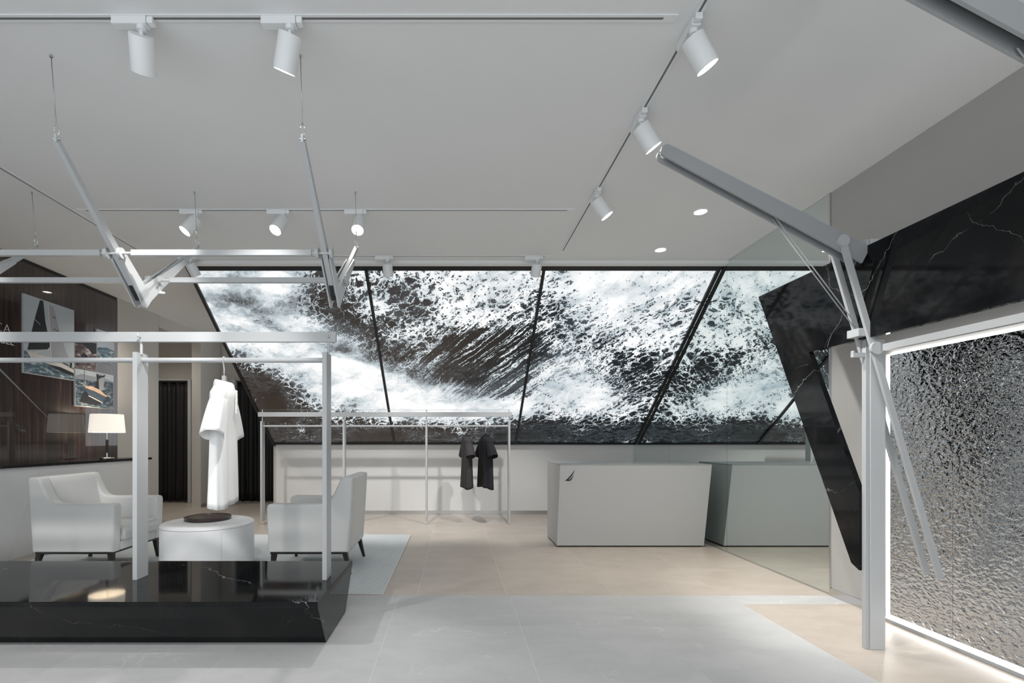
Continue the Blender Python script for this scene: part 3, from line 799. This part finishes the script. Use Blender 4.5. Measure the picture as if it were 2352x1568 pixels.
photo(5.775, 6.427, 1.603, 2.05, 'photograph of a heeling navy sailing boat above the table lamp', [
    ('sky', 'ph_sky', full), ('hill', 'ph_hill', [(.008, .80), (.15, .88), (.4, .86), (.7, .88), (.992, .80), (.992, .7), (.008, .7)]),
    ('sea', 'ph_sea2', [(.008, .008), (.992, .008), (.992, .80), (.5, .74), (.008, .72)]),
    ('sail', 'ph_grey', [(.56, .98), (.77, .96), (.70, .52), (.60, .48)]),
    ('sail', 'ph_dark', [(.52, .96), (.60, .92), (.70, .93), (.77, .985), (.74, .9), (.64, .86), (.58, .8), (.60, .52), (.48, .56), (.5, .66), (.54, .78)]),
    ('shade', 'ph_dark', [(.1, .12), (.5, .06), (.75, .2), (.6, .22), (.3, .42), (.2, .4)]),
    ('hull', 'ph_navy', [(.24, .54), (.30, .36), (.36, .30), (.70, .17), (.80, .36), (.55, .42)]),
    ('deck', 'ph_deck', [(.22, .56), (.40, .59), (.60, .52), (.82, .36), (.78, .335), (.5, .45), (.24, .52)]),
    ('stripe', 'ph_hull', [(.32, .325), (.69, .17), (.68, .145), (.32, .30)]),
    ('bowsprit', 'ph_hull', [(.07, .65), (.22, .62), (.22, .605), (.08, .635)]),
    ('rail', 'ph_hull', [(.84, .40), (.92, .34), (.91, .32), (.83, .38)]),
    ('mast', 'ph_grey', [(.22, .98), (.235, .98), (.245, .55), (.225, .55)])])
photo(6.13, 6.44, 2.19, 2.596, 'smallest photograph at the upper right edge of the wood wall', [
    ('sky', 'ph_sky2', full), ('sea', 'ph_sea', [(.008, .008), (.992, .008), (.992, .45), (.5, .5), (.008, .42)])])
# ---- wall lettering
LT = tag(empty('wall_lettering', (XL + .002, 4.86, 2.2)), 'thin white letters on the wood wall left of the yacht photograph', 'lettering')
def text(body, size, y_end, z, bold=0.):
    cu = bpy.data.curves.new('letters', 'FONT'); cu.body = body; cu.size = size; cu.extrude = .002; cu.align_x = 'RIGHT'; cu.offset = bold
    cu.space_character = 1.08
    o = bpy.data.objects.new('letters', cu); C.objects.link(o)
    dg = bpy.context.evaluated_depsgraph_get(); me = bpy.data.meshes.new_from_object(o.evaluated_get(dg)); bpy.data.objects.remove(o)
    o = bpy.data.objects.new('letters', me); C.objects.link(o); me.materials.clear(); me.materials.append(MATS['white_letter'])
    o.rotation_euler = (math.pi / 2, 0, math.pi / 2); o.parent = LT; o.location = (.003, y_end - 4.86, z - 2.2)
text('CA', .128, 4.958, 2.278, -.004); text('BEL', .088, 4.99, 2.165)

# ================================================================== FITTING ROOM CURTAINS
def curtain(x0, x1, y, z1, label, nfold):
    t = tag(empty('curtain', ((x0 + x1) / 2, y, 0)), label, 'curtain', 'fitting room curtains')
    bm = bmesh.new(); n = nfold * 14; cols = []
    for i in range(n + 1):
        u = i / n; x = (x0 - x1) / 2 + (x1 - x0) * u; col = []
        for j in range(13):
            z = .03 + (z1 - .03) * j / 12; k = .55 + .45 * (1 - j / 12)
            yy = .035 * k * math.sin(u * nfold * 2 * math.pi) + .012 * math.sin(u * nfold * 5.1 + 1.3 + j * .15)
            col.append(bm.verts.new((x, yy, z)))
        cols.append(col)
    for A, B in zip(cols, cols[1:]):
        for j in range(12): bm.faces.new((A[j], B[j], B[j + 1], A[j + 1]))
    o = from_bm('cloth', bm, 'curtain_cloth', t, smooth=True); so = o.modifiers.new('thick', 'SOLIDIFY'); so.thickness = .003
    box('rail', (x0 - x1) / 2, (x1 - x0) / 2, -.02, .02, z1, z1 + .03, 'black_frame', t)
    return t
curtain(-5.9, -5.12, 9.34, 2.30, 'black curtain in the doorway left of the white shirt', 5)
curtain(-4.17, -2.97, 9.34, 2.30, 'black curtain in the doorway right of the white shirt', 8)
struct(box('trim_3', -5.10, -5.04, 9.30, 9.418, .001, 2.36, 'grey_metal'))
struct(box('trim_4', -4.27, -4.20, 9.30, 9.418, .001, 2.36, 'grey_metal'))
struct(box('trim_5', -5.95, -5.101, 9.30, 9.418, 2.332, 2.36, 'grey_metal'))

# ================================================================== COUNTER
DK = tag(empty('reception_counter', (1.96, 5.46, 0)), 'grey block shaped reception counter with black sail emblem by the mirror', 'counter')
def dk(o): o.parent = DK; o.location = (-1.96, -5.46, 0); return o
DX0, DX1 = 1.141, 2.79
dk(prism('body', [(5.463, .016), (5.292, .925), (6.02, .925), (6.02, .016)], 'X', DX0, DX1, 'desk_paint', bevel=.002, seg=1))
dk(box('plinth', DX0 + .015, DX1 - .015, 5.50, 6.0, .001, .0155, 'plinth_black'))
dk(prism('worktop', [(5.292, .9255), (5.29, .935), (6.02, .935), (6.02, .9255)], 'X', DX0, DX1, 'desk_top'))
lp = [(1060, 465), (975, 600), (850, 780), (700, 960), (490, 1170), (545, 1170), (640, 1152), (680, 1176), (760, 1160), (830, 1138), (900, 1055), (945, 950), (980, 830), (1000, 715),
      (962, 820), (905, 930), (830, 1030), (745, 1100), (708, 1112), (720, 1065), (810, 950), (885, 850), (945, 745), (1000, 640)]
poly = [(1.112 + a * .000181, .963 - b * .000181) for a, b in lp]
bm = bmesh.new(); dy = lambda z: 5.463 - .1881 * (z - .016)
add_prism(bm, poly, lambda p, q: (p, dy(q) - .0025, q), lambda p, q: (p, dy(q) - .0005, q)); dk(from_bm('sail_emblem', bm, 'black_print'))

# ================================================================== CEILING TRACKS AND SPOTS
def track(label, p0, p1):
    p0, p1 = Vector(p0), Vector(p1); t = tag(empty('light_track', ((p0 + p1) / 2).to_tuple()), label, 'light track')
    c = (p0 + p1) / 2; along_x = abs(p1.x - p0.x) > abs(p1.y - p0.y); L = (p1 - p0).length / 2; z = -.0005
    def bx(n, a0, a1, b0, b1, z0, z1, m):
        if along_x: box(n, a0, a1, b0, b1, z0, z1, m, t)
        else: box(n, b0, b1, a0, a1, z0, z1, m, t)
    bx('flange', -L, L, -.019, -.006, -.006, z, 'lamp_white'); bx('flange', -L, L, .006, .019, -.006, z, 'lamp_white')
    bx('slot', -L, L, -.0058, .0058, -.0062, z, 'dark_slot')
    bx('end_cap', -L - .06, -L, -.019, .019, -.0065, z, 'lamp_white'); bx('end_cap', L, L + .06, -.019, .019, -.0065, z, 'lamp_white')
    return t
track('ceiling light track crossing the top of the picture', (-4.0, 2.2, HC), (.94, 2.2, HC))
track('ceiling light track carrying the three lit spots in mid room', (-3.06, 4.04, HC), (.93, 4.04, HC))
track('ceiling light track right in front of the sea light box', (-3.06, 5.05, HC), (.93, 5.05, HC))
track('ceiling light track running away from the camera on the right', (1.085, .2, HC), (1.085, 4.9, HC))
track('ceiling light track running away from the camera on the left', (-3.18, .2, HC), (-3.18, 4.9, HC))
def spot(label, pos, along_x, dirv, flip=1, head_l=.145, R=.051, power=1., cone=58):
    t = tag(empty('track_spotlight', (pos[0], pos[1], HC)), label, 'spotlight', 'white track spotlights')
    d = Vector(dirv).normalized()
    def bx(n, a0, a1, b0, b1, z0, z1, m, bv=0.):
        if flip < 0: a0, a1 = -a1, -a0
        return box(n, a0, a1, b0, b1, z0, z1, m, t, bevel=bv) if along_x else box(n, b0, b1, a0, a1, z0, z1, m, t, bevel=bv)
    bx('adapter', -.125, .03, -.02, .02, -.042, -.0065, 'lamp_white', .003)
    bx('adapter_clip', .031, .058, -.016, .016, -.036, -.0066, 'lamp_white', .004)
    j = Vector((0, 0, -.075)); top = Vector((.0, 0, -.042))
    cyl('knuckle', (0, 0, -.0421), (0, 0, -.062), .019, 'lamp_white', t); cyl('neck', (0, 0, -.0621), (0, 0, -.088), .0085, 'lamp_white', t)
    c0 = Vector((0, 0, -.088)) - d * .012 + Vector((0, 0, -.02)) * (1 - abs(d.z))
    # head: hollow can, open at the front
    dd, a, b = frame_of(d); bm = bmesh.new(); seg = 36
    def ring(p, r): return [bm.verts.new(p + (a * math.cos(2 * math.pi * i / seg) + b * math.sin(2 * math.pi * i / seg)) * r) for i in range(seg)]
    e = c0 + d * head_l
    rs = [ring(c0, R * .96), ring(c0 + d * .003, R), ring(e, R), ring(e, R - .004), ring(e - d * .012, R - .006)]
    bm.faces.new(rs[0])
    for A, B in zip(rs, rs[1:]):
        for i in range(seg): bm.faces.new((A[i], A[(i + 1) % seg], B[(i + 1) % seg], B[i]))
    head = autosmooth(from_bm('head', bm, 'lamp_white', t), 40)
    bm = bmesh.new(); add_cyl(bm, e - d * .011, e - d * .008, R - .0055, seg=seg); from_bm('lens', bm, 'lens', head)
    li = bpy.data.lights.new('spot_beam', 'SPOT'); li.energy = SPOT_W * power; li.spot_size = math.radians(cone); li.spot_blend = .7; li.shadow_soft_size = .04; li.color = (1, .975, .94)
    lo = bpy.data.objects.new('spot_beam', li); C.objects.link(lo); lo.parent = t; lo.location = e + d * .01; lo.rotation_euler = d.to_track_quat('-Z', 'Y').to_euler()
    return t
spot('white spotlight aimed at the wall, left one on the front track', (-1.415, 2.2), True, (-.32, .62, -.72), power=1.1, cone=36)
spot('white spotlight with glowing rim, right one on the front track', (-.745, 2.2), True, (-.34, .44, -.84), power=.9, cone=42)
spot('spotlight aimed left, first of three lit heads on the middle track', (-2.15, 4.04), True, (-.48, -.36, -.8), power=.55)
spot('spotlight over the suspended frame, middle of three lit heads on the middle track', (-1.43, 4.04), True, (-.26, -.52, -.81), power=.55)
spot('spotlight behind a thin cable, last of three lit heads on the middle track', (-.79, 4.04), True, (-.02, -.56, -.83), power=.55)
spot('spotlight at the upper left corner of the sea light box', (-2.74, 5.05), True, (.22, .55, -.8), head_l=.13, power=1.3)
spot('spotlight in front of the middle panel of the sea light box', (-.70, 5.05), True, (0, .55, -.83), head_l=.13, power=1.5)
spot('spotlight at the divider of middle and right sea panels', (.85, 5.05), True, (-.06, .55, -.83), head_l=.13, power=1.5)
spot('largest and nearest spotlight on the right hand track', (1.085, 2.22), False, (.52, .08, -.82), -1, power=1)
spot('second spotlight from the camera on the right hand track', (1.085, 2.84), False, (.58, .1, -.8), -1)
spot('third and farthest spotlight on the right hand track', (1.085, 3.72), False, (.55, -.02, -.8), -1)
# unseen heads added outside the picture, left and overhead, to brighten the room
spot('unseen spotlight added on the front track beyond the left picture edge', (-2.75, 2.2), True, (-.52, .52, -.68), cone=66)
spot('unseen spotlight added on the front track further beyond the left picture edge', (-3.7, 2.2), True, (-.3, .6, -.7))
spot('unseen spotlight added above the camera on the right hand track', (1.085, .9), False, (-.1, .42, -.88), -1, power=.7, cone=75)
spot('unseen spotlight added above the camera on the left hand track', (-3.18, 1.2), False, (.25, .35, -.88), -1, power=1.6, cone=75)

def downlight(label, x, y, power=50., cone=80):
    t = tag(empty('downlight', (x, y, HC)), label, 'downlight', 'recessed ceiling downlights')
    lathe('ring', [(.046, -.001), (.052, -.007), (.066, -.006), (.071, -.0005), (.046, -.0005)], 'lamp_white', t, seg=40)
    lathe('lens', [(0, -.0025), (.045, -.0025), (.045, -.0006), (0, -.0006)], 'downlight_lens', t, seg=32)
    li = bpy.data.lights.new('down_beam', 'SPOT'); li.energy = power; li.spot_size = math.radians(cone); li.spot_blend = .8; li.shadow_soft_size = .04; li.color = (1, .93, .84)
    lo = bpy.data.objects.new('down_beam', li); C.objects.link(lo); lo.parent = t; lo.location = (0, 0, -.012)
downlight('nearer round downlight above the counter', 2.05, 4.07)
downlight('farther round downlight above the counter', 2.06, 4.885)
downlight('round downlight over the fitting room corridor', -3.79, 6.28, 40., 130)
downlight('unseen round downlight added inside the side alcove of the fitting rooms', -5.35, 8.1, 40., 150)  # added lamp out of view, brightens the dark alcove

# ================================================================== SUSPENDED V FRAME
def taper(name, p0, p1, w0, h0, w1, h1):
    d = (p1 - p0).normalized(); s = Vector((1, 0, 0)); n = d.cross(s); bm = bmesh.new(); vs = []
    for p, w_, h_ in ((p0, w0, h0), (p1, w1, h1)):
        for a, b in ((-1, -1), (1, -1), (1, 1), (-1, 1)): vs.append(bm.verts.new(p + s * a * w_ / 2 + n * b * h_ / 2))
    for f in ((0, 1, 2, 3), (7, 6, 5, 4), (0, 4, 5, 1), (1, 5, 6, 2), (2, 6, 7, 3), (3, 7, 4, 0)): bm.faces.new([vs[i] for i in f])
    bmesh.ops.bevel(bm, geom=bm.edges[:], offset=.0015, segments=2, affect='EDGES')
    return from_bm(name, bm, 'white_metal')
def vframe(x, label):
    t = tag(empty('suspended_bracket', (x, 3.1, 2.09)), label, 'bracket', 'suspended white brackets')
    def V(o): o.parent = t; o.location = (-x, -3.1, -2.09); return o
    nt, vx, ft = Vector((x, 2.45, 2.70)), Vector((x, 3.10, 2.105)), Vector((x, 3.785, 2.69))
    # slender arms
    V(taper('near_arm', nt, vx + (nt - vx) * .04, .026, .030, .034, .058)); V(taper('far_arm', ft, vx + (ft - vx) * .10, .024, .026, .034, .06))
    # V-shaped cheek plates either side of the arms
    dn = (nt - vx).normalized(); df = (ft - vx).normalized(); nn = Vector((0, -dn.z, dn.y)); nf = Vector((0, -df.z, df.y))
    if nn.z < 0: nn = -nn
    if nf.z < 0: nf = -nf
    out = []
    a1 = vx + dn * .30 + nn * .034; a2 = vx + dn * .27 - nn * .034; a3 = vx + dn * .40 - nn * .038
    b1 = vx + df * .62 + nf * .016; b2 = vx + df * .62 - nf * .016
    inner = vx + Vector((0, 0, .075)); tip = [vx + dn * .04 - nn * .045, vx + Vector((0, -.014, -.062)), vx + Vector((0, .02, -.062)), vx + df * .05 - nf * .045]
    pts = [(p.y, p.z) for p in (a1, a2, *tip, b2, b1, inner)]
    for s in (-1, 1):
        xa = x + s * .0215; V(prism('cheek_plate', pts, 'X', min(xa, xa + s * .009), max(xa, xa + s * .009), 'white_metal'))
        for q, r in ((dn, .27), (df, .16)):
            c = vx + q * r; V(cyl('bolt', (xa + s * .009, c.y, c.z), (xa + s * .016, c.y, c.z), .008, 'steel', seg=10))
    V(bar('end_block', vx + dn * .10 - nn * .024, vx + dn * .0 - nn * .03, .026, .012, 'black_frame'))
    # steel suspension cables with crimped loops
    for top, yc in ((nt, 2.415), (ft, 3.745)):
        p = top + Vector((0, 0, .03)); q = Vector((x, yc, HC - .002)); d = (q - p).normalized()
        V(tube('cable', [p + d * .085, q], .0022, 'cable_steel', seg=6))
        V(cyl('crimp', p + d * .06, p + d * .095, .0045, 'chrome', seg=10))
        V(tube('cable_loop', [p + d * .06, p + d * .03 + Vector((.013, 0, 0)), p + Vector((.011, 0, 0)) + d * .008, p - d * .004, p + Vector((-.011, 0, 0)) + d * .008, p + d * .03 - Vector((.013, 0, 0)), p + d * .06], .002, 'chrome', seg=6))
        V(cyl('eye_bolt', top - Vector((.016, 0, -.012)), top + Vector((.016, 0, .012 - .024 + .024)), .0055, 'steel', seg=8))
        V(box('eye_lug', x - .006, x + .006, top.y - .012, top.y + .012, top.z - .01, top.z + .03, 'grey_metal'))
        V(cyl('ceiling_anchor', (x, yc, HC - .001), (x, yc, HC - .012), .007, 'steel', seg=10))
    return t
VX = (-3.25, -2.0, -.765)
for x, lab in zip(VX, ('suspended white V bracket cut off by the left picture edge', 'suspended white V bracket over the dark wood wall', 'suspended white V bracket over the left sea panel')): vframe(x, lab)
def vrail(y, z, label):
    t = tag(empty('cross_rail', (-2.0, y, z)), label, 'rail', 'rails through the suspended brackets')
    def V(o): o.parent = t; o.location = (2.0, -y, -z); return o
    ends = [-4.4] + list(VX)
    for a, b in zip(ends, ends[1:]):
        V(bar('flat_bar', (a + (.105 if a > -4.3 else 0), y, z), (b - .075, y, z), .026, .034, 'white_metal', side=(0, 1, 0), bevel=.0015))
    for x in VX:
        V(cyl('pin', (x - .076, y, z), (x + (.106 if x < -.8 else .04), y, z), .008, 'grey_metal', seg=12))
        for s in (-1, 1):
            V(lathe_x('collar', x + s * .0315, x + s * .05, y, z, .031))
    return t
def lathe_x(name, xa, xb, y, z, r):
    return cyl(name, (xa, y, z), (xb, y, z), r, 'white_metal', seg=24)
vrail(2.86, 2.295, 'upper white cross rail running through the near arms of the brackets')
vrail(3.25, 2.263, 'lower white cross rail running through the far arms of the brackets')

# ================================================================== RIGHT SIDE: marble fascia, ripple panels, davits
MF = tag(empty('marble_fascia', (2.34, 3.2, 0)), 'black marble beam with slanting leg standing off the right wall', 'stone fascia')
def mf(o): o.parent = MF; o.location = (-2.34, -3.2, 0); return o
mf(prism('beam_slab', [(3.76, 2.303), (.2, 2.303), (.2, 1.779), (3.224, 1.779), (3.508, 1.779)], 'X', 2.34, 2.372, 'black_marble'))
mf(prism('leg_slab', [(3.508, 1.7785), (3.224, 1.7785), (2.823, .895), (2.823, .445), (2.88, .475)], 'X', 2.34, 2.372, 'black_marble'))
for y in (.6, 1.9, 3.35): mf(bar('standoff', (2.3725, y, 2.04), (XR - .001, y, 2.04), .05, .05, 'white_metal', side=(0, 0, 1)))
RP = tag(empty('ripple_wall', (XR, 2.2, 0)), 'hammered mirror steel panels with glowing white edge on the right wall', 'wall panel')
def rp(o): o.parent = RP; o.location = (-XR, -2.2, 0); return o
for a, b in ((2.81, 3.215), (2.0, 2.81), (1.2, 2.0), (.4, 1.2)):
    rp(box('steel_sheet', 2.868, 2.876, a + .0008, b - .0008, .05, 1.757, 'ripple_steel'))
rp(box('led_strip', 2.872, 2.8985, 3.2155, 3.248, .022, 1.766, 'led')); rp(box('led_strip', 2.872, 2.8985, .4, 3.215, .022, .0495, 'led')); rp(box('led_strip', 2.872, 2.8985, .4, 3.215, 1.7575, 1.766, 'led'))
rp(box('base_trim', 2.855, 2.8985, .4, 3.262, .001, .0215, 'white_metal')); rp(box('back_plate', 2.88, 2.8985, .4, 3.215, .0496, 1.757, 'wall_paint'))
def davit(y, label):
    t = tag(empty('davit', (2.42, y, 0)), label, 'davit', 'white davits along the right wall')
    def D(o): o.parent = t; o.location = (-2.42, -y, 0); return o
    pz, px_ = 2.325, 2.19                                   # pivot
    D(box('post', 2.376, 2.461, y - .012, y + .018, .001, 1.775, 'grey_metal', bevel=.001, seg=1))
    D(box('post_fillet', 2.354, 2.375, y - .006, y + .022, .001, 1.775, 'white_metal', bevel=.001, seg=1))
    D(box('post_top', 2.376, 2.461, y - .012, y + .018, 2.304, 2.35, 'grey_metal')); D(box('post_top_fillet', 2.354, 2.375, y - .006, y + .022, 2.304, 2.35, 'white_metal'))
    # boom: tapering box channel rising to the left
    tip = Vector((1.205, y, 2.842)); root = Vector((2.335, y, 2.250)); dv = (root - tip).normalized(); nv = Vector((-dv.z, 0, dv.x))
    if nv.z < 0: nv = -nv
    bm = bmesh.new()
    for s, yy in ((0, y - .034), (1, y + .034)): pass
    prof = [tip + nv * .036, root + nv * .052, root - nv * .052, tip - nv * .036]
    tipc = [tip - dv * (.036 * math.sin(math.radians(a))) + nv * (.036 * math.cos(math.radians(a))) for a in range(180, -1, -20)]
    pl_ = [(p.x, p.z) for p in ([prof[1], prof[2]] + tipc)]
    add_prism(bm, pl_, lambda p, q: (p, y - .034, q), lambda p, q: (p, y - .022, q)); add_prism(bm, pl_, lambda p, q: (p, y + .022, q), lambda p, q: (p, y + .034, q))
    D(from_bm('boom_cheek', bm, 'boom_grey'))
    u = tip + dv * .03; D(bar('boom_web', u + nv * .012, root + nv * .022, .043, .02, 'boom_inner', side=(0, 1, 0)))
    D(cyl('tip_roller', (tip.x, y - .021, tip.z), (tip.x, y + .021, tip.z), .026, 'chrome', seg=20))
    D(cyl('pivot_disc', (px_, y - .0345, pz), (px_, y - .056, pz), .034, 'white_metal', seg=28)); D(cyl('pivot_disc', (px_, y + .0345, pz), (px_, y + .05, pz), .034, 'white_metal', seg=28))
    # pair of raking struts either side of the post
    sx = lambda z: px_ + (2.325 - z) * (.553 / 1.907)
    for yy, nm in ((y - .044, 'strut'), (y + .036, 'strut')):
        D(bar(nm, (sx(2.31), yy, 2.31), (sx(.418), yy, .418), .034, .017, 'white_metal', side=(1, 0, 0), bevel=.001))
    D(box('strut_shoe', 2.29, 2.345, y - .034, y + .05, 1.79, 1.835, 'white_metal', bevel=.002))
    # stay wires
    for yy in (y - .012, y + .012):
        D(tube('stay_wire', [(1.83, yy, 2.475), (2.315, yy, 1.83)], .0028, 'white_metal', seg=6))
    D(cyl('joint_disc', (sx(1.715), y - .053, 1.715), (sx(1.715), y - .072, 1.715), .036, 'white_metal', seg=28))
    D(box('hook_arm', 2.285, 2.353, y - .004, y + .016, 1.675, 1.70, 'white_metal')); D(box('hook_tip', 2.285, 2.292, y - .004, y + .016, 1.7005, 1.712, 'white_metal'))
    return t
davit(2.80, 'white davit with raised boom in front of the black marble leg'); davit(1.575, 'white davit boom entering the top right corner of the picture')
HR = tag(empty('wall_rail', (2.40, 2.2, 1.715)), 'white flat rail running from the davit joint along the ripple panels', 'rail')
for a, b in ((1.56, 2.72), (.3, 1.50)):
    o = box('flat_bar', 2.385, 2.41, a, b, 1.697, 1.735, 'white_metal', bevel=.0015); o.parent = HR; o.location = (-2.40, -2.2, -1.715)
